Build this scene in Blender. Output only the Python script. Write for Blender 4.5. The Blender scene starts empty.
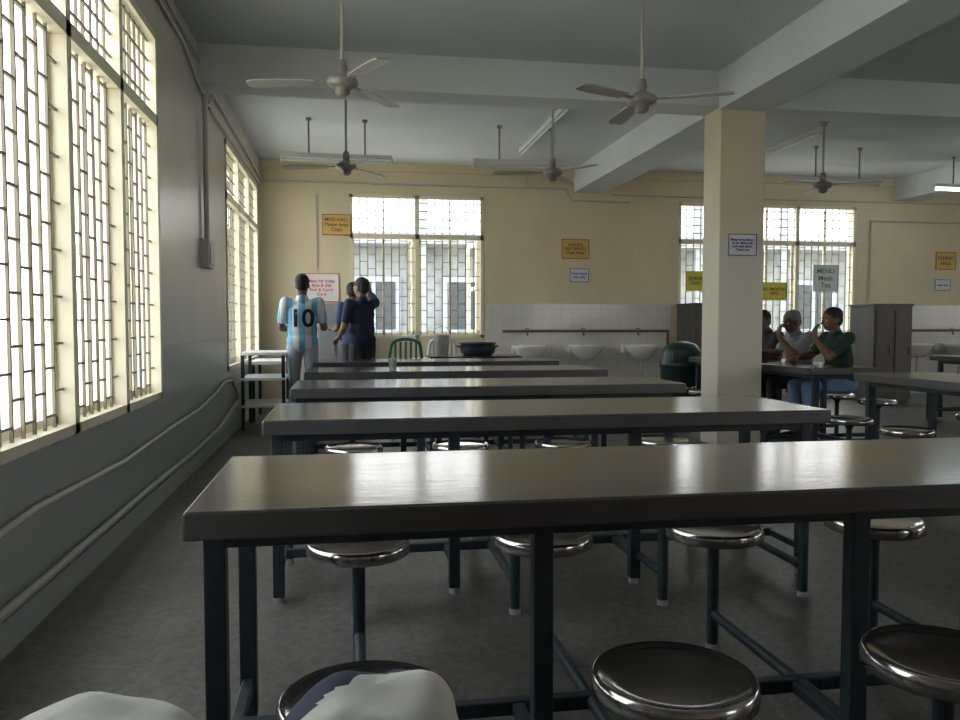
import bpy, math, random
from mathutils import Vector, Matrix, Euler
random.seed(4)
C=bpy.context.scene.collection
def V(*a): return Vector(a)

# ---------------------------------------------------------------- materials
def mat(name,col,rough=.6,metal=0.,var=.0,scale=6.,bump=0.,bscale=40.,emit=None,spec=.5,stretch=None):
    m=bpy.data.materials.new(name); m.use_nodes=True
    nt=m.node_tree; b=nt.nodes['Principled BSDF']
    b.inputs['Base Color'].default_value=(*col,1); b.inputs['Roughness'].default_value=rough
    b.inputs['Metallic'].default_value=metal
    b.inputs['Specular IOR Level'].default_value=spec
    tc=nt.nodes.new('ShaderNodeTexCoord')
    src=tc.outputs['Object']
    if stretch:
        mp=nt.nodes.new('ShaderNodeMapping'); mp.inputs['Scale'].default_value=stretch
        nt.links.new(src,mp.inputs[0]); src=mp.outputs[0]
    if var>0:
        n=nt.nodes.new('ShaderNodeTexNoise'); n.inputs['Scale'].default_value=scale; n.inputs['Detail'].default_value=5
        nt.links.new(src,n.inputs['Vector'])
        r=nt.nodes.new('ShaderNodeValToRGB')
        r.color_ramp.elements[0].position=.3; r.color_ramp.elements[1].position=.7
        r.color_ramp.elements[0].color=(*[max(0,c*(1-var)) for c in col],1)
        r.color_ramp.elements[1].color=(*[min(1,c*(1+var)) for c in col],1)
        nt.links.new(n.outputs['Fac'],r.inputs[0]); nt.links.new(r.outputs[0],b.inputs['Base Color'])
    if bump>0:
        n2=nt.nodes.new('ShaderNodeTexNoise'); n2.inputs['Scale'].default_value=bscale; n2.inputs['Detail'].default_value=4
        nt.links.new(src,n2.inputs['Vector'])
        bp=nt.nodes.new('ShaderNodeBump'); bp.inputs['Strength'].default_value=bump; bp.inputs['Distance'].default_value=.01
        nt.links.new(n2.outputs['Fac'],bp.inputs['Height']); nt.links.new(bp.outputs[0],b.inputs['Normal'])
    if emit:
        b.inputs['Emission Color'].default_value=(*col,1); b.inputs['Emission Strength'].default_value=emit
    return m

def wall_dado(name,low,high,h,rough):
    m=mat(name,high,rough,var=.08,scale=1.5,bump=.15,bscale=12)
    nt=m.node_tree; b=nt.nodes['Principled BSDF']
    ramp=[n for n in nt.nodes if n.type=='VALTORGB'][0]
    geo=nt.nodes.new('ShaderNodeNewGeometry'); sep=nt.nodes.new('ShaderNodeSeparateXYZ')
    nt.links.new(geo.outputs['Position'],sep.inputs[0])
    mth=nt.nodes.new('ShaderNodeMath'); mth.operation='LESS_THAN'; mth.inputs[1].default_value=h
    nt.links.new(sep.outputs['Z'],mth.inputs[0])
    mx=nt.nodes.new('ShaderNodeMixRGB'); mx.inputs[2].default_value=(*low,1)
    nt.links.new(mth.outputs[0],mx.inputs[0]); nt.links.new(ramp.outputs[0],mx.inputs[1])
    nt.links.new(mx.outputs[0],b.inputs['Base Color'])
    return m

def tile_mat():
    m=mat('white_wall_tile',(.75,.75,.72),.2)
    nt=m.node_tree; b=nt.nodes['Principled BSDF']
    geo=nt.nodes.new('ShaderNodeNewGeometry'); sep=nt.nodes.new('ShaderNodeSeparateXYZ'); cb=nt.nodes.new('ShaderNodeCombineXYZ')
    nt.links.new(geo.outputs['Position'],sep.inputs[0])
    nt.links.new(sep.outputs['X'],cb.inputs[0]); nt.links.new(sep.outputs['Z'],cb.inputs[1])
    br=nt.nodes.new('ShaderNodeTexBrick'); br.offset=0; br.inputs['Scale'].default_value=1
    br.inputs['Brick Width'].default_value=.15; br.inputs['Row Height'].default_value=.15; br.inputs['Mortar Size'].default_value=.002
    br.inputs['Color1'].default_value=(.72,.71,.66,1); br.inputs['Color2'].default_value=(.68,.68,.64,1); br.inputs['Mortar'].default_value=(.5,.5,.46,1)
    nt.links.new(cb.outputs[0],br.inputs['Vector']); nt.links.new(br.outputs['Color'],b.inputs['Base Color'])
    return m

def terrazzo():
    m=mat('terrazzo_floor',(.105,.100,.095),.42,var=.25,scale=1.2,bump=.05,bscale=60)
    nt=m.node_tree; b=nt.nodes['Principled BSDF']
    ramp=[n for n in nt.nodes if n.type=='VALTORGB'][0]
    tc=[n for n in nt.nodes if n.type=='TEX_COORD'][0]
    vo=nt.nodes.new('ShaderNodeTexVoronoi'); vo.inputs['Scale'].default_value=45
    nt.links.new(tc.outputs['Object'],vo.inputs['Vector'])
    bw=nt.nodes.new('ShaderNodeRGBToBW'); nt.links.new(vo.outputs['Color'],bw.inputs[0])
    mr=nt.nodes.new('ShaderNodeMapRange'); mr.inputs['To Min'].default_value=.65; mr.inputs['To Max'].default_value=1.35
    nt.links.new(bw.outputs[0],mr.inputs[0])
    mx=nt.nodes.new('ShaderNodeMixRGB'); mx.blend_type='MULTIPLY'; mx.inputs[0].default_value=1
    nt.links.new(ramp.outputs[0],mx.inputs[1]); nt.links.new(mr.outputs[0],mx.inputs[2])
    nt.links.new(mx.outputs[0],b.inputs['Base Color'])
    return m

def stripes(name,c1,c2,freq):
    m=mat(name,c1,.8); nt=m.node_tree; b=nt.nodes['Principled BSDF']
    tc=[n for n in nt.nodes if n.type=='TEX_COORD'][0]
    sep=nt.nodes.new('ShaderNodeSeparateXYZ'); nt.links.new(tc.outputs['Object'],sep.inputs[0])
    a=nt.nodes.new('ShaderNodeMath'); a.operation='MULTIPLY'; a.inputs[1].default_value=freq; nt.links.new(sep.outputs['X'],a.inputs[0])
    c=nt.nodes.new('ShaderNodeMath'); c.operation='COSINE'; nt.links.new(a.outputs[0],c.inputs[0])
    d=nt.nodes.new('ShaderNodeMath'); d.operation='GREATER_THAN'; d.inputs[1].default_value=0; nt.links.new(c.outputs[0],d.inputs[0])
    mx=nt.nodes.new('ShaderNodeMixRGB'); mx.inputs[1].default_value=(*c1,1); mx.inputs[2].default_value=(*c2,1)
    nt.links.new(d.outputs[0],mx.inputs[0]); nt.links.new(mx.outputs[0],b.inputs['Base Color'])
    return m

M=dict(
 cream=mat('cream_wall_paint',(.75,.65,.45),.55,var=.06,scale=1.2,bump=.1,bscale=15),
 leftw=wall_dado('grey_wall_paint',(.46,.48,.49),(.64,.60,.53),1.0,.32),
 column=wall_dado('column_paint',(.72,.69,.59),(.72,.65,.46),1.9,.5),
 ceil=mat('ceiling_whitewash',(.67,.71,.74),.8,var=.06,scale=.8),
 beam=mat('beam_whitewash',(.72,.75,.76),.7,var=.05,scale=1.),
 floor=terrazzo(), tile=tile_mat(),
 steel_top=mat('brushed_steel_top',(.185,.18,.185),.165,.85,var=.18,scale=3,bump=.06,bscale=8,stretch=(.6,3,1)),
 steel_edge=mat('steel_edge',(.10,.10,.105),.35,.5,var=.1,scale=8),
 seat=mat('polished_steel_seat',(.5,.49,.48),.15,.95,var=.1,scale=10),
 leg=mat('dark_teal_enamel',(.026,.040,.050),.4,.2,var=.2,scale=20),
 cap=mat('white_rubber_cap',(.35,.35,.32),.7),
 frame=mat('cream_window_frame',(.85,.79,.61),.5),
 grille=mat('grille_iron',(.24,.21,.16),.5),
 white=mat('white_enamel',(.75,.75,.73),.4),
 ceramic=mat('sink_ceramic',(.8,.8,.78),.12),
 fan=mat('fan_enamel',(.46,.44,.40),.4,.1),
 fandark=mat('fan_motor',(.30,.28,.25),.4,.2),
 pipe=mat('painted_conduit',(.54,.53,.49),.45),
 pipeiron=mat('iron_pipe',(.22,.13,.08),.6,.3),
 wood=mat('grey_brown_board',(.105,.10,.092),.5,var=.2,scale=5,stretch=(1,1,.15)),
 yellow=mat('yellow_sign_paint',(.72,.50,.14),.6), yellow2=mat('bright_yellow_sign',(.8,.72,.1),.6),
 paper=mat('sign_paper',(.8,.8,.82),.7), ink=mat('sign_ink',(.25,.08,.05),.7), inkb=mat('sign_ink_blue',(.08,.07,.35),.7), red=mat('sign_ink_red',(.7,.05,.04),.7),
 signg=mat('sign_green',(.04,.28,.14),.6),
 green=mat('green_plastic',(.02,.17,.10),.35), dkgreen=mat('dark_green_bin',(.012,.038,.034),.4),
 black=mat('blackened_pot',(.045,.055,.075),.4,.3), greycab=mat('grey_metal_cabinet',(.28,.29,.31),.45,.2),
 tube=mat('lit_fluorescent_tube',(.85,.95,1),.4,emit=24), tubeoff=mat('tube_glass',(.75,.75,.75),.25),
 cloth=mat('white_cloth',(.66,.65,.63),.85,var=.05,scale=8,bump=.5,bscale=14), navy=mat('navy_cloth',(.025,.025,.07),.8),
 skin=mat('skin_brown',(.17,.09,.055),.55), skin2=mat('skin_tan',(.22,.125,.08),.55),
 hairb=mat('hair_black',(.012,.011,.012),.6,bump=.6,bscale=120), hairg=mat('hair_grey',(.28,.27,.26),.7,bump=.6,bscale=120),
 eye=mat('eye_white',(.7,.7,.68),.3), lip=mat('lip',(.22,.07,.06),.5), shoe=mat('shoe_leather',(.05,.04,.035),.5),
 jersey=stripes('striped_jersey',(.72,.76,.80),(.18,.47,.70),46), shortsw=mat('light_trousers',(.42,.45,.52),.8),
 blue=mat('navy_shirt',(.016,.024,.06),.8), blue2=mat('blue_grey_shirt',(.045,.065,.15),.8), dark=mat('dark_trousers',(.03,.03,.04),.8),
 jeans=mat('blue_jeans',(.16,.28,.46),.8,var=.15,scale=12), gshirt=mat('dark_green_shirt',(.012,.045,.033),.8),
 wshirt=mat('grey_white_shirt',(.33,.33,.37),.8), dshirt=mat('dark_shirt',(.05,.045,.06),.8),
 ext=mat('outside_pale_wall',(.85,.83,.75),.9), extb=mat('outside_blue_shutter',(.45,.55,.65),.8), extg=mat('outside_ground',(.62,.58,.48),.9,var=.1,scale=1),
 ext2=mat('outside_grey_wall',(.28,.30,.31),.9,var=.2,scale=2), ext3=mat('outside_dark_opening',(.05,.06,.07),.6),
)

# ---------------------------------------------------------------- mesh builder
class MB:
    def __init__(s): s.v=[];s.f=[];s.m=[];s.sm=[]
    def add(s,vs,fs,mi=0,smooth=False):
        o=len(s.v); s.v+= [Vector(v) for v in vs]
        for f in fs: s.f.append([i+o for i in f]); s.m.append(mi); s.sm.append(smooth)
    def box(s,x0,x1,y0,y1,z0,z1,mi=0):
        vs=[(x,y,z) for z in (z0,z1) for y in (y0,y1) for x in (x0,x1)]
        s.add(vs,[(0,2,3,1),(4,5,7,6),(0,1,5,4),(2,6,7,3),(0,4,6,2),(1,3,7,5)],mi)
    def obox(s,M4,sx,sy,sz,mi=0):
        vs=[M4@V(x*sx/2,y*sy/2,z*sz/2) for z in (-1,1) for y in (-1,1) for x in (-1,1)]
        s.add(vs,[(0,2,3,1),(4,5,7,6),(0,1,5,4),(2,6,7,3),(0,4,6,2),(1,3,7,5)],mi)
    def cyl(s,a,b,r,mi=0,n=12,r2=None):
        a=Vector(a);b=Vector(b); r2=r if r2 is None else r2
        d=(b-a).normalized(); q=d.to_track_quat('Z','Y').to_matrix()
        x,y=q.col[0],q.col[1]; vs=[]
        for p,rr in ((a,r),(b,r2)):
            for i in range(n):
                t=2*math.pi*i/n; vs.append(p+x*math.cos(t)*rr+y*math.sin(t)*rr)
        fs=[(i,(i+1)%n,n+(i+1)%n,n+i) for i in range(n)]
        s.add(vs,fs,mi,True)
        s.add(vs[:n],[tuple(range(n-1,-1,-1))],mi); s.add(vs[n:],[tuple(range(n))],mi)
    def lathe(s,c,prof,mi=0,n=28,sx=1,sy=1,smooth=True):
        c=Vector(c); vs=[]
        for r,z in prof:
            for i in range(n):
                t=2*math.pi*i/n; vs.append(c+V(r*math.cos(t)*sx,r*math.sin(t)*sy,z))
        fs=[]
        for k in range(len(prof)-1):
            for i in range(n):
                j=(i+1)%n; fs.append((k*n+i,k*n+j,(k+1)*n+j,(k+1)*n+i))
        s.add(vs,fs,mi,smooth)
    def ball(s,c,rx,ry=None,rz=None,mi=0,n=16,rot=None):
        ry=ry or rx; rz=rz or rx; c=Vector(c); rot=rot or Matrix.Identity(3)
        vs=[c+rot@V(0,0,-rz)]; m=n//2
        for k in range(1,m):
            p=-math.pi/2+math.pi*k/m
            for i in range(n):
                t=2*math.pi*i/n; vs.append(c+rot@V(rx*math.cos(p)*math.cos(t),ry*math.cos(p)*math.sin(t),rz*math.sin(p)))
        vs.append(c+rot@V(0,0,rz)); L=len(vs)-1; fs=[]
        for i in range(n):
            j=(i+1)%n
            fs.append((0,1+j,1+i)); fs.append((L,1+(m-2)*n+i,1+(m-2)*n+j))
            for k in range(m-2): fs.append((1+k*n+i,1+k*n+j,1+(k+1)*n+j,1+(k+1)*n+i))
        s.add(vs,fs,mi,True)
    def path(s,pts,r,mi=0,n=10):
        for a,b in zip(pts,pts[1:]): s.cyl(a,b,r,mi,n)
        for p in pts[1:-1]: s.ball(p,r*1.02,mi=mi,n=n)
    def obj(s,name,mats,loc=(0,0,0),rz=0,bevel=0,parent=None):
        me=bpy.data.meshes.new(name); me.from_pydata([tuple(v) for v in s.v],[],s.f)
        for m in mats: me.materials.append(M[m] if isinstance(m,str) else m)
        me.polygons.foreach_set('material_index',s.m); me.polygons.foreach_set('use_smooth',s.sm)
        me.update()
        o=bpy.data.objects.new(name,me); C.objects.link(o); o.location=loc; o.rotation_euler=(0,0,rz)
        if bevel:
            b=o.modifiers.new('bevel','BEVEL'); b.width=bevel; b.segments=2; b.limit_method='ANGLE'; b.angle_limit=math.radians(50)
        if parent: o.parent=parent
        return o

# ---------------------------------------------------------------- room shell
XL,XR,YB,YF,HC=-1.19,14.0,11.6,-3.2,3.42
BZ=3.11
def wall(name,axis,pos,thick,a0,a1,z0,z1,holes,mats,mi=0):
    """axis 'x': wall plane at x=pos running along y; 'y': plane at y=pos running along x"""
    b=MB()
    def put(u0,u1,w0,w1):
        if u1-u0<1e-4 or w1-w0<1e-4: return
        lo,hi=min(pos,pos+thick),max(pos,pos+thick)
        if axis=='x': b.box(lo,hi,u0,u1,w0,w1,mi)
        else: b.box(u0,u1,lo,hi,w0,w1,mi)
    u=a0
    for (h0,h1,zz0,zz1) in sorted(holes):
        put(u,h0,z0,z1); put(h0,h1,z0,zz0); put(h0,h1,zz1,z1); u=h1
    put(u,a1,z0,z1)
    return b.obj(name,mats)
W1=(1.25,5.42,.66,2.97); W2=(8.33,11.15,.66,2.97)
B1=(.04,1.97,.92,2.97); B2=(4.98,7.95,.92,2.97)
wall('wall_left','x',XL,-.22,YF,YB+.22,0,HC,[W1,W2],['leftw'])
wall('wall_back','y',YB,.22,XL,XR,0,HC,[B1,B2],['cream'])
wall('wall_right','x',XR,.22,YF,YB+.22,0,HC,[(0,3,.9,2.6),(5,8,.9,2.6)],['cream'])
wall('wall_front','y',YF,-.22,XL,XR,0,HC,[(6,9,.9,2.8)],['cream'])  # opening behind the camera, added to let ambient fill light in
b=MB(); b.box(XL-.22,XR+.22,YF-.22,YB+.22,-.15,0); b.obj('floor',['floor'])
b=MB(); b.box(XL-.22,XR+.22,YF-.22,YB+.22,HC,HC+.15); b.obj('ceiling',['ceil'])
CX0,CX1,CY0,CY1=3.36,3.80,6.9,7.25
b=MB(); b.box(XL,XR,CY0,CY1,BZ,HC); b.obj('ceiling_beam_cross',['beam'])
b=MB(); b.box(CX0-.02,CX1+.02,YF,CY0,BZ-.03,HC); b.box(CX0-.02,CX1+.02,CY1,YB,BZ-.03,HC); b.obj('ceiling_beam_long',['beam'])
b=MB(); b.box(CX0,CX1,CY0,CY1,0,BZ); b.obj('column',['column'],bevel=.01)
b=MB(); b.box(8.6,9.0,YF,CY0,BZ-.03,HC); b.box(8.6,9.0,CY1,YB,BZ-.03,HC); b.obj('ceiling_beam_long.001',['beam'])
b=MB(); b.box(8.6,9.0,CY0,CY1,0,BZ); b.obj('column.001',['column'],bevel=.01)
b=MB(); b.box(2.0,4.87,YB-.015,YB,0,1.42); b.obj('tiled_wainscot',['tile'])
b=MB(); b.box(7.98,12.5,YB-.015,YB,0,1.42); b.obj('tiled_wainscot.001',['tile'])
b=MB(); b.box(XL,XR,YB-.04,YB,HC-.12,HC); b.obj('trim_1',['cream'])
b=MB(); b.box(XL,XL+.02,YF,YB,0,.12); b.obj('baseboard_left',['leftw'])

# ---------------------------------------------------------------- windows
def window(name,axis,pos,depth,u0,u1,z0,z1,zt,muls,leaf=(),inward=1):
    b=MB()
    def put(a0,a1,w0,w1,d0,d1,mi=0):
        lo,hi=min(pos+d0,pos+d1),max(pos+d0,pos+d1)
        if axis=='x': b.box(lo,hi,a0,a1,w0,w1,mi)
        else: b.box(a0,a1,lo,hi,w0,w1,mi)
    s=depth  # signed outward direction
    fd0,fd1=-s*.012,s*.08
    t=.045
    put(u0,u0+t,z0,z1,fd0,fd1); put(u1-t,u1,z0,z1,fd0,fd1); put(u0,u1,z0,z0+t,fd0,fd1); put(u0,u1,z1-t,z1,fd0,fd1)
    put(u0,u1,zt-.035,zt+.035,fd0,fd1)
    for m in muls: put(m-.03,m+.03,z0,z1,fd0,fd1)
    edges=[u0]+list(muls)+[u1]
    g0,g1=s*.03,s*.042
    for a,c in zip(edges,edges[1:]):
        a+=.03; c-=.03; n=max(4,round((c-a)/.115)); st=(c-a)/n
        for i in range(1,n): put(a+i*st-.006,a+i*st+.006,z0,z1,g0,g1,1)
        # staggered short cross bars (brick pattern grille)
        for i in range(n):
            off=.0 if i%2 else .10
            z=z0+.10+off
            while z<zt-.05:
                put(a+i*st,a+(i+1)*st,z-.005,z+.005,g0,g1,1); z+=.20
        for zz in (zt+.13,zt+.25,zt+.37,zt+.49): 
            if zz<z1-.05: put(a,c,zz-.006,zz+.006,g0,g1,1)
        # casement frame rails
        q0,q1=s*.06,s*.08
        put(a,a+.035,z0+.05,zt-.035,q0,q1); put(c-.035,c,z0+.05,zt-.035,q0,q1)
        put(a,c,z0+.05,z0+.085,q0,q1)
        put((a+c)/2-.018,(a+c)/2+.018,z0+.05,zt-.03,q0,q1)
        put((a+c)/2-.012,(a+c)/2+.012,zt+.03,z1-.05,q0,q1)
    for (u,ang,w) in leaf:
        T=Matrix.Translation(V(pos+s*.12,u,0) if axis=='x' else V(u,pos+s*.12,0))@Matrix.Rotation(ang,4,'Z')
        for k in (0,w-.05): b.obox(T@Matrix.Translation(V(k+.025,0,(z0+zt)/2)),.05,.03,zt-z0-.1,0)
        for zz in (z0+.08,(z0+zt)/2,zt-.08): b.obox(T@Matrix.Translation(V(w/2,0,zz)),w,.03,.06,0)
    return b.obj(name,['frame','grille'])
window('window_1','x',XL,-1,*W1,2.42,[2.10,2.93,3.76,4.59],leaf=[(3.76,math.radians(165),.42),(4.59,math.radians(165),.42),(2.93,math.radians(160),.42)])
window('window_2','x',XL,-1,*W2,2.42,[9.27,10.21],leaf=[(9.27,math.radians(165),.42)])
window('window_3','y',YB,1,*B1,2.38,[1.0],leaf=[(.9,math.radians(75),.45),(1.9,math.radians(100),.45)])
window('window_4','y',YB,1,*B2,2.38,[5.97,6.95])
window('window_5','x',XR,1,0,3,.9,2.6,2.1,[1,2]); window('window_6','x',XR,1,5,8,.9,2.6,2.1,[6,7])
window('fill_light_window','y',YF,-1,6,9,.9,2.8,2.3,[7,8])  # unseen window behind the camera, added for ambient fill

# ---------------------------------------------------------------- outside
b=MB(); b.box(-40,40,-30,45,-.3,-.16); b.obj('outdoor_ground',['extg'])
b=MB(); b.box(-11,-10.6,-2,22,-.16,3.0)
for y in range(0,20,4):
    b.box(-10.6,-10.5,y,y+1.6,1,2.4,1)
b.obj('neighbouring_building',['ext','extb'])
b=MB(); b.box(-3,15,17,17.4,-.16,3.05)
for x in range(-2,14,2):
    b.box(x,x+1.1,16.9,17,.9,2.1,1); b.box(x+.1,x+.5,16.87,16.9,1.0,2.0,2); b.box(x+.6,x+1.0,16.87,16.9,1.0,2.0,2)
    b.box(x+1.45,x+1.6,16.4,16.55,-.16,3.9,0)
b.box(-3,15,16.35,17,2.75,2.95,0); b.box(-3,15,16.4,16.5,3.75,3.9,2)
b.obj('neighbouring_building.001',['ext2','extb','ext3'])

# ---------------------------------------------------------------- tables + stools
SX=(.03-.895,.645-.895,1.26-.895,1.88-.895)
def table(cx,cy,rz=0,skip=()):
    b=MB(); L,Wd=2.46,.70
    b.box(-L/2,L/2,-Wd/2,Wd/2,.712,.76,0)
    b.box(-L/2+.0,L/2,-Wd/2-.003,-Wd/2+.012,.700,.757,1); b.box(-L/2,L/2,Wd/2-.012,Wd/2+.003,.700,.757,1)
    b.box(-L/2-.003,-L/2+.012,-Wd/2,Wd/2,.700,.757,1); b.box(L/2-.012,L/2+.003,-Wd/2,Wd/2,.700,.757,1)
    lx=(-1.18,-.455,.345,1.145)
    for x in lx:
        for y in (-.27,.27):
            if y>0 and x in (-.455,.345): continue
            b.box(x-.023,x+.023,y-.023,y+.023,.025,.712,2)
            b.cyl((x,y,0),(x,y,.025),.023,3,12)
        b.box(x-.018,x+.018,-.27,.27,.665,.705,2)
        b.box(x-.016,x+.016,-.27,.27 if abs(x)>1 else .0,.11,.142,2)
    for y in (-.27,.27): b.box(-1.18,1.145,y-.018,y+.018,.665,.705,2)
    b.box(-1.18,1.145,-.018,.018,.107,.146,2)
    for i,x in enumerate(SX):
        y0=-.53 if (i,0) not in skip else -.02
        y1=.53 if (i,1) not in skip else .02
        b.cyl((x,y0,.128),(x,y1,.128),.018,2,12)
    b.obj('dining_table',['steel_top','steel_edge','leg','cap'],loc=(cx,cy,0),rz=rz,bevel=.004)
    for i,x in enumerate(SX):
        for j,y in enumerate((-.55,.55)):
            if (i,j) in skip: continue
            p=Matrix.Rotation(rz,3,'Z')@V(x,y,0)
            stool(cx+p.x,cy+p.y)
def stool(x,y):
    b=MB()
    b.lathe((0,0,0),[(0.0001,.432),(.12,.434),(.150,.438),(.158,.444),(.163,.442),(.167,.430),(.167,.405),(.160,.400),(.152,.402),(.150,.415),(0.0001,.415)],0,40)
    b.cyl((0,0,.02),(0,0,.41),.021,1,16)
    b.cyl((0,0,0),(0,0,.022),.023,2,16)
    for a in (0,math.pi/2): 
        T=Matrix.Translation(V(0,0,.405))@Matrix.Rotation(a+.4,4,'Z'); b.obox(T,.28,.03,.018,1)
    b.lathe((0,0,0),[(.022,.36),(.05,.41)],1,16)
    b.obj('round_stool',['seat','leg','cap'],loc=(x,y,0))
TX=.895
for i in range(5): table(TX,2.05+1.55*i)
R90=math.pi/2
# with rz=90deg local +y points to world -x : j=1 are the left-hand stools
table(4.22,7.45,R90,skip=((1,1),)); table(4.22,4.40,R90); table(7.2,7.3,R90,skip=((1,0),(1,1))); table(7.2,4.2,R90)
stool(.03,1.02); stool(-.36,.98)

# ---------------------------------------------------------------- cloth bags in foreground
def bag(name,x,y,rx,ry,h,seed,tilt=0.,stripe=True):
    b=MB(); rnd=random.Random(seed); n=60; K=34; vs=[]
    ph=[rnd.uniform(0,6.28) for _ in range(6)]
    for k in range(K+1):
        q=math.pi*k/K-math.pi/2
        cs,sn=abs(math.cos(q))**.62,(abs(math.sin(q))**.75)*(1 if q>0 else -1)
        for i in range(n):
            a=2*math.pi*i/n; t=(sn+1)/2
            w=1+.05*math.sin(3*a+ph[0]+4*t)+.03*math.sin(7*a+ph[1]-5*t)+.015*math.sin(13*a+ph[2]+9*t)
            X,Y=rx*cs*w*math.cos(a),ry*cs*w*math.sin(a)
            zz=h*t*(1+.9*t*(.5*X-.35*X*X/rx)/1.0)+.006*t*math.sin(X*45+ph[4])+.005*t*math.sin(Y*60+X*20+ph[5])
            vs.append(V(X+tilt*t*t,Y,max(0,zz)))
    fs=[]
    for k in range(K):
        for i in range(n):
            j=(i+1)%n; fs.append((k*n+i,k*n+j,(k+1)*n+j,(k+1)*n+i))
    b.add(vs,fs,0,True)
    if stripe:
        for q,f in enumerate(b.f[:K*n]):
            c=sum((b.v[i] for i in f),Vector())/4
            if c.z>.45*h and (c.y>.12*ry+.5*ry*(c.x/rx) and c.x<rx*.8) : b.m[q]=1
    o=b.obj(name,['cloth','navy'],loc=(x,y,.4445)); return o
bag('cloth_backpack',.01,1.0,.130,.115,.25,3,.02)
bag('white_cloth_bundle',-.355,1.0,.205,.14,.225,8,-.01,False)

# ---------------------------------------------------------------- ceiling fans
def fan(x,y,z,rot):
    b=MB()
    b.lathe((0,0,0),[(.0001,HC),(.055,HC),(.06,HC-.03),(.02,HC-.09),(.0001,HC-.09)],0,20)
    b.cyl((0,0,z+.08),(0,0,HC-.05),.012,0,12)
    b.lathe((0,0,z),[(.0001,.15),(.025,.14),(.035,.09),(.028,.06),(.05,.045),(.095,.022),(.10,-.01),(.075,-.03),(.05,-.04),(.045,-.07),(.025,-.085),(.0001,-.085)],1,28)
    for k in range(3):
        a=rot+k*2*math.pi/3
        T=Matrix.Translation(V(0,0,z+.0))@Matrix.Rotation(a,4,'Z')
        b.obox(T@Matrix.Translation(V(.14,0,.0)),.12,.035,.008,1)
        Tb=T@Matrix.Rotation(math.radians(6),4,'X'); vs=[];N=8
        for i in range(N+1):
            s=i/N; r=.18+.42*s; w=.045+.014*math.sin(s*math.pi*.7)
            if i==N: w*=.75
            for yy in (-w,w):
                for zz in (-.004,.004): vs.append(Tb@V(r,yy,zz-.012*s))
        fs=[]
        for i in range(N):
            o=i*4; fs+=[(o,o+2,o+6,o+4),(o+1,o+5,o+7,o+3),(o,o+4,o+5,o+1),(o+2,o+3,o+7,o+6)]
        fs+=[(0,1,3,2),(N*4,N*4+2,N*4+3,N*4+1)]
        b.add(vs,fs,0)
    b.obj('ceiling_fan',['fan','fandark'],loc=(x,y,0))
fan(-.02,5.27,2.68,3.02); fan(1.99,5.27,2.66,1.55)
fan(.0,7.95,2.66,3.0); fan(2.06,7.95,2.66,3.1); fan(5.27,8.3,2.68,1.35); fan(9.8,8.3,2.68,.7)

# ---------------------------------------------------------------- hanging tube lights
def tubelight(x,y,lit=False,z=3.0):
    b=MB()
    for dx in (-.31,.31):
        b.cyl((dx,0,z),(dx,0,HC),.011,1,10); b.cyl((dx,0,HC-.03),(dx,0,HC),.03,1,12)
    b.box(-.61,.61,-.03,.03,z-.02,z+.03,0)
    b.cyl((-.59,0,z-.045),(.59,0,z-.045),.016,2,14)
    for s in (-1,1): b.box(s*.61-.012,s*.61+.012,-.02,.02,z-.07,z,0)
    b.obj('tube_light',['white','fandark','tube' if lit else 'tubeoff'],loc=(x,y,0))
tubelight(-.1,9.2); tubelight(2.06,9.2); tubelight(6.3,9.6); tubelight(8.55,9.9,True,3.02)
def batten(x,y0,y1,sx=.03):
    b=MB(); b.box(x-sx,x+sx,y0,y1,HC-.05,HC,0); b.cyl((x,y0+.05,HC-.07),(x,y1-.05,HC-.07),.014,1,12)
    b.obj('ceiling_batten_light',['white','tubeoff'])
batten(2.27,8.0,10.4); batten(5.45,8.6,10.0)

# ---------------------------------------------------------------- pipes & conduits
def pipes(name,paths,mats=('pipe',)):
    b=MB()
    for pts,r in paths: b.path([Vector(p) for p in pts],r)
    return b.obj(name,list(mats))
x=XL+.03
pipes('wall_pipe',[([(x,-1,.40),(x,2.6,.42),(x,3.2,.45),(x,4.4,.42),(x,5.6,.45),(x,6.6,.46),(x,7.4,.52),(x,7.9,.58),(x,8.4,.56),(x,8.7,.44),(x,8.8,.32)],.015)])
pipes('wall_pipe.001',[([(x,-1,.15),(x,2.4,.16),(x,3.4,.16),(x,5.0,.17),(x,6.6,.165),(x,7.8,.2),(x,8.6,.3),(x,9.6,.36)],.018)])
x=XL+.025
pipes('electrical_conduit',[([(x,-1,3.22),(x,6.2,3.20),(x,6.88,3.05),(x,7.3,3.05),(x,7.6,3.18),(x,11.55,3.15)],.014),
   ([(x,-1,3.30),(x,6.88,3.28)],.012),([(x+.01,7.02,3.05),(x+.01,7.02,1.845)],.022),([(x,7.3,3.0),(x,11.5,3.05)],.012)])
b=MB(); b.box(XL,XL+.07,6.9,7.14,1.6,1.84); b.box(XL+.07,XL+.08,6.93,7.11,1.63,1.81); b.obj('switch_box',['pipe'],bevel=.005)
y=YB-.025
pipes('back_wall_conduit',[([(XL+.03,y,3.12),(3.2,y,3.12),(3.3,y,2.95),(4.2,y,2.95)],.013),([(3.9,y,3.05),(10,y,3.05)],.013),
  ([(7.98+.2,y,1.4),(8.2,y,2.75),(11,y,2.75)],.012),([(2.6,y,3.1),(2.6,y,3.3)],.012)])
pipes('corner_cable',[([(-.42,y,1.9),(-.42,y,2.95)],.008)])

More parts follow.
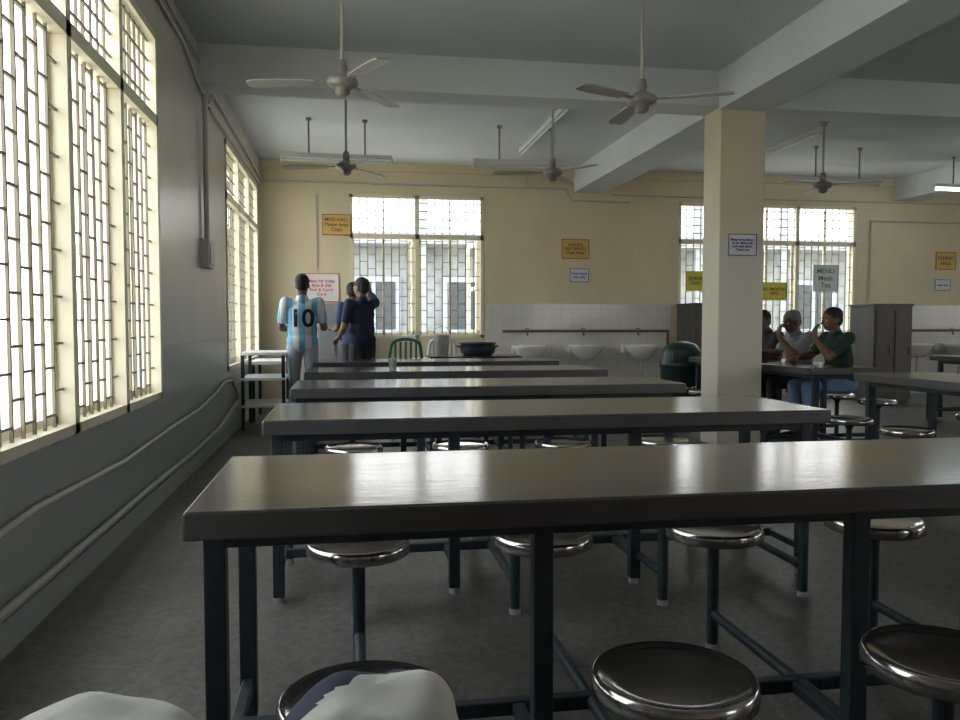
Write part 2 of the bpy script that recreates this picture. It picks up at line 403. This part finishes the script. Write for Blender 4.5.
# ---------------------------------------------------------------- sinks
pipes('sink_supply_pipe',[([(2.25,YB-.07,1.02),(4.8,YB-.07,1.02),(4.8,YB-.07,.1)],.02)],('pipeiron',))
pipes('sink_supply_pipe.001',[([(8.2,YB-.07,1.02),(11,YB-.07,1.02)],.02)],('pipeiron',))
def sink(x):
    b=MB(); yc=YB-.30
    b.lathe((0,yc,0),[(.0001,.60),(.10,.60),(.17,.66),(.235,.76),(.26,.80),(.255,.815),(.225,.815),(.20,.78),(.12,.69),(.0001,.68)],0,32,1.0,.85)
    b.box(-.22,.22,YB-.12,YB-.016,.70,.82,0)
    b.cyl((0,yc,.1),(0,yc,.61),.025,2,12); b.path([V(0,yc,.12),V(0,YB-.03,.12)],.025,2)
    b.cyl((0,YB-.09,1.02),(0,YB-.16,1.02),.016,1); b.cyl((0,YB-.15,1.03),(0,YB-.15,.95),.013,1); b.obox(Matrix.Translation(V(0,YB-.13,1.055)),.07,.014,.014,1)
    b.obj('wash_basin',['ceramic','pipeiron','pipe'],loc=(x,0,0))
for x in (2.6,3.45,4.3,8.85,9.6): sink(x)

# ---------------------------------------------------------------- partitions, cabinets, rack, pot, chair, bin
def partition(x0,x1,y0,y1,h):
    b=MB(); b.box(x0,x1,y0,y1,.06,h,0); b.box(x0-.015,x1+.015,y0-.015,y1,h,h+.03,0); b.box(x0+.02,x1-.02,y0+.02,y1-.02,0,.06,0)
    n=2
    for k in range(n):
        a=x0+(x1-x0)*k/n+.03; c=x0+(x1-x0)*(k+1)/n-.03
        b.box(a,c,y0-.012,y0,.12,h-.06,1)
        b.box(c-.04,c-.02,y0-.03,y0-.012,h*.5,h*.5+.12,1)
    b.obj('storage_cupboard',['wood',M['wood']],bevel=.006)
partition(4.95,5.45,10.9,11.55,1.40); partition(7.3,7.9,10.2,10.75,1.38)
b=MB(); b.box(-.40,.12,11.05,11.55,.05,1.40,0); 
for s in (-.38,-.13): b.box(s,s+.23,11.035,11.05,.1,1.35,0); b.box(s+.19,s+.205,11.015,11.035,.7,.85,1)
b.box(-.38,.10,11.07,11.53,0,.05,1)
b.obj('steel_locker',['greycab','fandark'],bevel=.005)
b=MB()
for z in (.80,.53,.24): b.box(-1.12,-.66,8.75,9.45,z,z+.03,0)
for xx in (-1.10,-.68):
    for yy in (8.77,9.43): b.box(xx-.018,xx+.018,yy-.018,yy+.018,0,.80,1)
b.box(-1.12,-.70,9.5,10.3,.66,.70,0)
for xx in (-1.08,-.74):
    for yy in (9.54,10.26): b.box(xx-.018,xx+.018,yy-.018,yy+.018,0,.66,1)
b.obj('steel_rack',['white','leg'],bevel=.003)
b=MB(); b.box(.98,2.1,9.55,10.15,.70,.74,0)
for xx in (1.02,2.06):
    for yy in (9.59,10.11): b.box(xx-.02,xx+.02,yy-.02,yy+.02,0,.70,1)
b.box(1.02,2.06,9.58,9.62,.2,.24,1); b.box(1.02,2.06,10.08,10.12,.2,.24,1)
b.obj('serving_stand',['steel_top','leg'],bevel=.004)
b=MB(); b.lathe((0,0,0),[(.0001,0),(.17,.0),(.21,.03),(.22,.09),(.215,.14),(.23,.145),(.23,.158),(.205,.158),(.205,.09),(.15,.03),(.0001,.02)],0,32)
for s in (-1,1): b.path([V(s*.21,-.05,.10),V(s*.25,-.05,.115),V(s*.25,.05,.115),V(s*.21,.05,.10)],.01,0)
b.obj('cooking_pot',['black'],loc=(1.60,9.85,.74))
b=MB(); b.lathe((0,0,0),[(.0001,0),(.075,0),(.10,.24),(.108,.245),(.108,.26),(.095,.26),(.072,.01),(.0001,.01)],0,28)
b.path([V(-.104*math.cos(t),0,.25+.11*math.sin(t)) for t in [math.pi*k/12 for k in range(13)]],.004,1)
b.obj('water_bucket',['white','fandark'],loc=(1.15,9.85,.74))
def plastic_chair(x,y,rz,m):
    b=MB(); w=.22
    for sx in (-1,1):
        b.path([V(sx*w,-.2,0),V(sx*(w-.02),-.18,.43),V(sx*(w-.01),-.22,.65),V(sx*(w-.04),-.25,.86)],.02,0)
        b.path([V(sx*w,.22,0),V(sx*(w-.01),.2,.43),V(sx*(w+.01),.2,.64),V(sx*w,-.2,.66)],.02,0)
    pts=[V(-(w-.04),-.25,.86)]+[V(-(w-.04)*math.cos(t),-.26,.86+.08*math.sin(t)) for t in [math.pi*k/8 for k in range(1,8)]]+[V(w-.04,-.25,.86)]
    b.path(pts,.022,0)
    for k in range(-2,3): b.obox(Matrix.Translation(V(k*.065,-.235,.68))@Matrix.Rotation(math.radians(8),4,'X'),.028,.012,.46,0)
    b.box(-w+.01,w-.01,-.2,.22,.42,.445,0)
    b.obj('plastic_chair',[m],loc=(x,y,0),rz=rz,bevel=.004)
plastic_chair(.72,10.3,0,'green')
plastic_chair(1.18,10.9,.3,'white')
b=MB(); b.lathe((0,0,0),[(.0001,0),(.20,0),(.22,.03),(.245,.62),(.26,.63),(.26,.67),(.25,.68),(.235,.80),(.17,.89),(.08,.92),(.0001,.925)],0,32)
b.obox(Matrix.Translation(V(-.1,-.215,.76)),.2,.04,.12,1)
b.lathe((0,0,0),[(.235,.3),(.245,.31),(.245,.34),(.236,.35)],0,32)
b.obj('rubbish_bin',['dkgreen','black'],loc=(3.92,9.0,0))
def tumbler(x,y,m='seat'):
    b=MB(); b.lathe((0,0,0),[(.0001,0),(.028,0),(.036,.10),(.038,.10),(.036,.10),(.027,.004),(.0001,.004)],0,20); b.obj('tumbler',[m],loc=(x,y,.76))
tumbler(4.1,7.4); tumbler(4.05,8.05); tumbler(.36,6.5,'white')

# ---------------------------------------------------------------- signs
def sign(name,c,w,h,board,lines,ink='ink',axis='y',size=None):
    b=MB(); b.box(-w/2,w/2,-.006,.006,-h/2,h/2,0)
    t=.008
    b.box(-w/2,w/2,-.009,-.006,-h/2,-h/2+t,1); b.box(-w/2,w/2,-.009,-.006,h/2-t,h/2,1)
    b.box(-w/2,-w/2+t,-.009,-.006,-h/2,h/2,1); b.box(w/2-t,w/2,-.009,-.006,-h/2,h/2,1)
    o=b.obj(name,[board,ink],loc=c)
    cu=bpy.data.curves.new('lettering','FONT'); cu.body='\n'.join(lines); cu.align_x='CENTER'; cu.align_y='CENTER'
    cu.size=size or h/(len(lines)+.3)*.85; cu.extrude=.001; cu.offset=.001; cu.materials.append(M[ink])
    to=bpy.data.objects.new('lettering',cu); C.objects.link(to); to.parent=o; to.location=(0,-.008,0); to.rotation_euler=(math.pi/2,0,0)
    return o
yy=YB-.01
sign('notice_sign',(-.14,YB-.022,2.53),.40,.29,'yellow',['MESS HALL','Please keep','Clean'],size=.07)
sign('notice_sign',(3.36,yy,2.24),.42,.29,'yellow',['NOTICE','SELF SERVICE','Wash Plates'],size=.058)
sign('notice_sign',(3.42,yy,1.85),.29,.2,'paper',['Wash hands','here only'],'inkb',size=.05)
sign('notice_sign',(3.58,CY0-.008,1.86),.28,.2,'paper',['Please keep silence','in the dining hall','and wash plates','Thank you'],'inkb',size=.03)
sign('notice_sign',(6.55,YB-.03,1.63),.42,.28,'yellow2',['NO SMOKING','HERE'],size=.065)
sign('notice_sign',(5.25,YB-.03,1.78),.3,.3,'yellow2',['QUEUE','HERE'],size=.07)
sign('wall_poster',(7.42,YB-.03,1.84),.42,.42,'paper',['MENU','Meals','Tea'],'signg',size=.11)
sign('notice_sign',(9.55,yy,2.14),.36,.28,'yellow',['DINING','HALL'],size=.08)
sign('notice_sign',(9.5,yy,1.75),.28,.18,'paper',['Keep clean'],'inkb',size=.045)
sign('notice_board',(-.36,yy,1.64),.50,.40,'paper',['Menu for today','Rice & Dal','Roti & Curry','Curd'],'red',size=.062)

# ---------------------------------------------------------------- people
class Body:
    def __init__(s): s.b=MB(); s.p=[]
    def cap(s,a,b,ra,rb,lab):
        a=Vector(a);b=Vector(b); s.b.ball(a,ra,n=12); s.b.ball(b,rb,n=12); s.b.cyl(a,b,ra,0,12,rb); s.p.append(('c',a,b,ra,rb,lab))
    def ell(s,c,r,R,lab):
        c=Vector(c); s.b.ball(c,r[0],r[1],r[2],n=20,rot=R); s.p.append(('e',c,r,R.inverted(),min(r),lab))
    def label(s,p):
        best=9;l=None
        for q in s.p:
            if q[0]=='c':
                ab=q[2]-q[1]; L=ab.length_squared; t=max(0,min(1,(p-q[1]).dot(ab)/L)) if L>0 else 0
                d=(p-(q[1]+ab*t)).length-(q[3]+(q[4]-q[3])*t)
            else:
                u=q[3]@(p-q[1]); k=math.sqrt((u.x/q[2][0])**2+(u.y/q[2][1])**2+(u.z/q[2][2])**2); d=(k-1)*q[4]
            if d<best: best=d;l=q[-1]
        return l
def hand(B,w,d,n,side,curl):
    d=d.normalized(); side=(side-d*side.dot(d)).normalized(); n=(n-d*n.dot(d)-side*n.dot(side)).normalized()
    lens=(.040,.046,.042,.033)
    for i in range(4):
        o=side*(.030-.020*i); k=w+d*(.085-.004*abs(i-1))+o
        B.cap(w+o*.6+d*.012,k,.015,.0115,'skin')
        d1=(d*math.cos(curl)+n*math.sin(curl)); d2=(d*math.cos(2*curl)+n*math.sin(2*curl))
        k2=k+d1*lens[i]; k3=k2+d2*lens[i]*.85
        B.cap(k,k2,.0100,.0090,'skin'); B.cap(k2,k3,.0088,.0075,'skin')
    t0=w+side*.022+d*.022; t1=t0+(side*.8+d*.7+n*.25).normalized()*.042; t2=t1+(side*.25+d*.9+n*.4).normalized()*.033
    B.cap(t0,t1,.014,.011,'skin'); B.cap(t1,t2,.0105,.0085,'skin')
def person(name,loc,yaw,P,mats,sc=1.0):
    B=Body()
    pel,chest,neck=Vector(P['pel']),Vector(P['chest']),Vector(P['neck'])
    up=(chest-pel).normalized(); sx=V(1,0,0); fw=up.cross(sx).normalized()
    R=Matrix((sx,fw,up)).transposed()
    wst=pel.lerp(chest,.42)
    B.ell(pel,(.158,.118,.12),R,'pants')
    if P.get('hem'):
        # loose shirt hanging over the hips
        B.ell(pel.lerp(chest,.05),(.176,.134,.135),R,'shirt'); B.ell(pel.lerp(chest,.45),(.166,.126,.17),R,'shirt')
    else: B.ell(pel.lerp(chest,.16),(.166,.128,.11),R,'shirt')
    B.ell(wst,(.148,.115,.14),R,'shirt')
    B.ell(pel.lerp(chest,.72),(.162,.120,.15),R,'shirt')
    B.ell(chest,(.170,.120,.15),R,'shirt')
    sh=[Vector(a[0]) for a in P['arms']]
    B.cap(chest.lerp(neck,.45)+(sh[0]-neck)*.25,sh[0],.075,.062,'shirt'); B.cap(chest.lerp(neck,.45)+(sh[1]-neck)*.25,sh[1],.075,.062,'shirt')
    B.cap(chest.lerp(neck,.8),chest.lerp(neck,.95),.075,.062,'shirt')
    hc=Vector(P['head']); f=Vector(P['face']).normalized(); hs=f.cross(V(0,0,1)).normalized(); hu=hs.cross(f).normalized()
    HR=Matrix((hs,f,hu)).transposed()
    B.cap(neck-V(0,0,.02),hc-hu*.05-f*.012,.056,.052,'skin')
    B.ell(hc+hu*.028,(.073,.092,.088),HR,'skin')
    B.ell(hc-hu*.035+f*.022,(.060,.070,.068),HR,'skin')
    B.ell(hc-hu*.078+f*.052,(.030,.028,.022),HR,'skin')
    B.cap(hc+hu*.012+f*.094,hc-hu*.022+f*.108,.009,.015,'skin')
    for s in (-1,1): B.ell(hc+hs*.075*s-hu*.005-f*.005,(.012,.020,.032),HR,'skin')
    B.ell(hc+hu*.050-f*.016,(.083,.096,.083),HR,'hair')
    B.ell(hc+hu*.000-f*.045,(.072,.060,.070),HR,'hair')
    for ai,(S,E,W,hd,hn,hside) in enumerate(P['arms']):
        S,E,W=Vector(S),Vector(E),Vector(W); m=S.lerp(E,.68)
        B.cap(S,m,.064,.058,'shirt'); B.cap(m,E,.044,.040,'skin'); B.cap(E,E.lerp(W,.35),.041,.040,'skin'); B.cap(E.lerp(W,.35),W,.040,.026,'skin')
        hand(B,W,Vector(hd),Vector(hn),Vector(hside),P.get('curl',.35))
    for (Hp,K,A,td) in P['legs']:
        Hp,K,A,td=Vector(Hp),Vector(K),Vector(A),Vector(td).normalized()
        B.cap(Hp,K,.092,.062,'pants'); B.cap(K,K.lerp(A,.35),.062,.060,'pants'); B.cap(K.lerp(A,.35),A,.060,.050,'pants')
        zf=.032
        heel=V(A.x,A.y,zf)-td*.03; B.cap(A-V(0,0,.03),heel+V(0,0,.02),.045,.036,'shoe')
        B.cap(heel+V(0,0,.004),V(A.x,A.y,zf+.002)+td*.10,.036,.036,'shoe'); B.cap(V(A.x,A.y,zf)+td*.10,V(A.x,A.y,zf-.004)+td*.15,.036,.028,'shoe')
    o=B.b.obj(name,['cloth'])
    r=o.modifiers.new('r','REMESH'); r.mode='VOXEL'; r.voxel_size=.0085; r.use_smooth_shade=True
    s=o.modifiers.new('s','SMOOTH'); s.iterations=4; s.factor=.5
    dg=bpy.context.evaluated_depsgraph_get(); me=bpy.data.meshes.new_from_object(o.evaluated_get(dg))
    o.modifiers.clear(); o.data=me; me.name=name
    me.materials.clear(); labs=['skin','hair','shirt','pants','shoe']
    for l in labs: me.materials.append(M[mats[l]])
    me.materials.append(M['eye']); me.materials.append(M['hairb']); me.materials.append(M['lip'])
    for pl in me.polygons: pl.material_index=labs.index(B.label(pl.center)); pl.use_smooth=True
    b=MB()
    for s in (-1,1):
        e=hc+hs*.031*s+hu*.006+f*.080
        b.ball(e,.0135,.0115,.009,mi=5,n=12,rot=HR); b.ball(e+f*.008,.006,mi=6,n=10)
        b.ball(e+hu*.022+f*.006,.019,.007,.0045,mi=6,n=10,rot=HR)
    b.ball(hc-hu*.050+f*.088,.022,.009,.0065,mi=7,n=12,rot=HR)
    fo=b.obj('face_features',['skin','hairb','cloth','cloth','cloth','eye','hairb','lip'])
    fo.parent=o
    o.location=loc; o.rotation_euler=(0,0,yaw); o.scale=(sc,sc,sc)
    return o
def stand(arms,head=(0,.02,1.585),face=(0,1,0),lean=0.,curl=.35,dz=0):
    return dict(pel=(0,0,.95),chest=(0,.01+lean,1.27),neck=(0,.0+lean,1.46),head=head,face=face,curl=curl,arms=arms,hem=True,
        legs=[((-.085,0,.90),(-.10,.02,.49),(-.11,-.02,.09),(-.2,1,0)),((.085,0,.90),(.10,.02,.49),(.11,-.02,.09),(.2,1,0))])
P=stand([((-.18,0,1.40),(-.235,.02,1.12),(-.15,.24,1.10),(.2,1,.05),(0,.1,-1),(1,0,0)),
         ((.18,0,1.40),(.235,.02,1.12),(.17,.25,1.14),(-.2,1,.05),(0,.1,-1),(-1,0,0))],face=(.1,1,-.15))
o1=person('man_in_striped_jersey',(-.48,8.85,0),0.0,P,dict(skin='skin',hair='hairb',shirt='jersey',pants='shortsw',shoe='shoe'),.975)
cu=bpy.data.curves.new('shirt_number','FONT'); cu.body='10'; cu.size=.27; cu.align_x='CENTER'; cu.align_y='CENTER'; cu.extrude=.002; cu.offset=.006; cu.materials.append(M['navy'])
t=bpy.data.objects.new('shirt_number',cu); C.objects.link(t); t.rotation_euler=(math.pi/2,0,0)
bpy.context.view_layer.update()
dg=bpy.context.evaluated_depsgraph_get(); nm=bpy.data.meshes.new_from_object(t.evaluated_get(dg)); bpy.data.objects.remove(t)
nt_=bpy.data.objects.new('shirt_number',nm); C.objects.link(nt_)
from mathutils.bvhtree import BVHTree
bv=BVHTree.FromPolygons([v.co for v in o1.data.vertices],[p.vertices[:] for p in o1.data.polygons])
import bmesh
bm=bmesh.new(); bm.from_mesh(nm); bmesh.ops.triangulate(bm,faces=bm.faces); bmesh.ops.subdivide_edges(bm,edges=bm.edges,cuts=2)
for v in bm.verts:
    X,Z=v.co.x,v.co.y+1.215; h=bv.ray_cast(V(X,-1,Z),V(0,1,0))[0]
    v.co=V(X,(h.y if h else -.11)-.0055,Z)
bm.to_mesh(nm); bm.free(); nt_.parent=o1
P=stand([((-.18,0,1.40),(-.24,.02,1.12),(-.2,.2,1.0),(.1,1,-.4),(.5,0,-.5),(1,.2,0)),
         ((.18,0,1.41),(.25,.22,1.53),(.12,.12,1.69),(-.8,-.3,.25),(-.3,-.4,-1),(0,-1,.2))],face=(-.3,1,.05))
person('man_in_navy_shirt',(.17,9.40,0),.55,P,dict(skin='skin2',hair='hairb',shirt='blue',pants='dark',shoe='shoe'),.975)
P=stand([((-.18,0,1.40),(-.23,.02,1.12),(-.16,.23,1.1),(.1,1,.2),(.5,0,-.5),(1,.2,0)),
         ((.18,0,1.40),(.23,.03,1.12),(.14,.23,1.2),(-.1,1,.3),(-.5,0,-.5),(-1,.2,0))],face=(.6,.6,-.1))
person('man_in_blue_grey_shirt',(.08,10.05,0),.5,P,dict(skin='skin',hair='hairb',shirt='blue2',pants='dark',shoe='shoe'),.96)
def seated(arms,head,face,curl=.5,lean=.06):
    return dict(pel=(0,-.02,.56),chest=(0,.0+lean,.87),neck=(0,.02+lean,1.05),head=head,face=face,curl=curl,arms=arms,
        legs=[((-.09,.02,.535),(-.12,.44,.53),(-.12,.40,.09),(-.1,1,0)),((.09,.02,.535),(.12,.44,.53),(.12,.42,.09),(.1,1,0))])
A_rest=((-.18,.06,1.0),(-.22,.20,.82),(-.12,.42,.805),(.3,1,-.02),(0,.1,-1),(1,0,0))
A_restR=((.18,.06,1.0),(.22,.20,.82),(.10,.42,.805),(-.3,1,-.02),(0,.1,-1),(-1,0,0))
A_up=((.18,.06,1.0),(.20,.25,.82),(.06,.30,1.02),(-.25,-.1,1),(-.2,-1,0),(-1,0,0))
A_upL=((-.18,.06,1.0),(-.20,.27,.82),(-.05,.33,1.0),(.25,-.1,1),(.2,-1,0),(1,0,0))
zs=0.0
person('seated_man_green_shirt',(4.79,7.155,zs),R90,seated([A_upL,A_restR],(0,.12,1.17),(.0,1,-.1)),dict(skin='skin',hair='hairb',shirt='gshirt',pants='jeans',shoe='shoe'))
person('seated_man_grey_hair',(4.77,7.77,zs),R90,seated([A_upL,A_restR],(0,.16,1.15),(-.15,1,-.25),lean=.1),dict(skin='skin2',hair='hairg',shirt='wshirt',pants='dark',shoe='shoe'))
person('seated_man_dark_shirt',(4.77,8.39,zs),R90,seated([A_rest,A_up],(0,.15,1.16),(-.5,1,-.1),lean=.08),dict(skin='skin',hair='hairb',shirt='dshirt',pants='dark',shoe='shoe'))

# ---------------------------------------------------------------- light
w=bpy.data.worlds.new('sky'); bpy.context.scene.world=w; w.use_nodes=True
nt=w.node_tree; bg=nt.nodes['Background']
tc=nt.nodes.new('ShaderNodeTexCoord'); sp=nt.nodes.new('ShaderNodeSeparateXYZ'); nt.links.new(tc.outputs['Generated'],sp.inputs[0])
rp=nt.nodes.new('ShaderNodeValToRGB'); rp.color_ramp.elements[0].position=.0; rp.color_ramp.elements[0].color=(1,.985,.935,1); rp.color_ramp.elements[1].position=.8; rp.color_ramp.elements[1].color=(.83,.92,1,1)
nt.links.new(sp.outputs['Z'],rp.inputs[0]); nt.links.new(rp.outputs[0],bg.inputs['Color']); bg.inputs['Strength'].default_value=6.3
bpy.context.scene.view_settings.view_transform='Standard'

cam=bpy.data.cameras.new('camera'); cam.lens=30; cam.sensor_width=36; cam.clip_start=.05
co=bpy.data.objects.new('camera',cam); C.objects.link(co); co.location=(0,0,1.15)
co.rotation_euler=Euler((math.radians(90-2.7),0,math.radians(-9.4)),'XYZ')
bpy.context.scene.camera=co
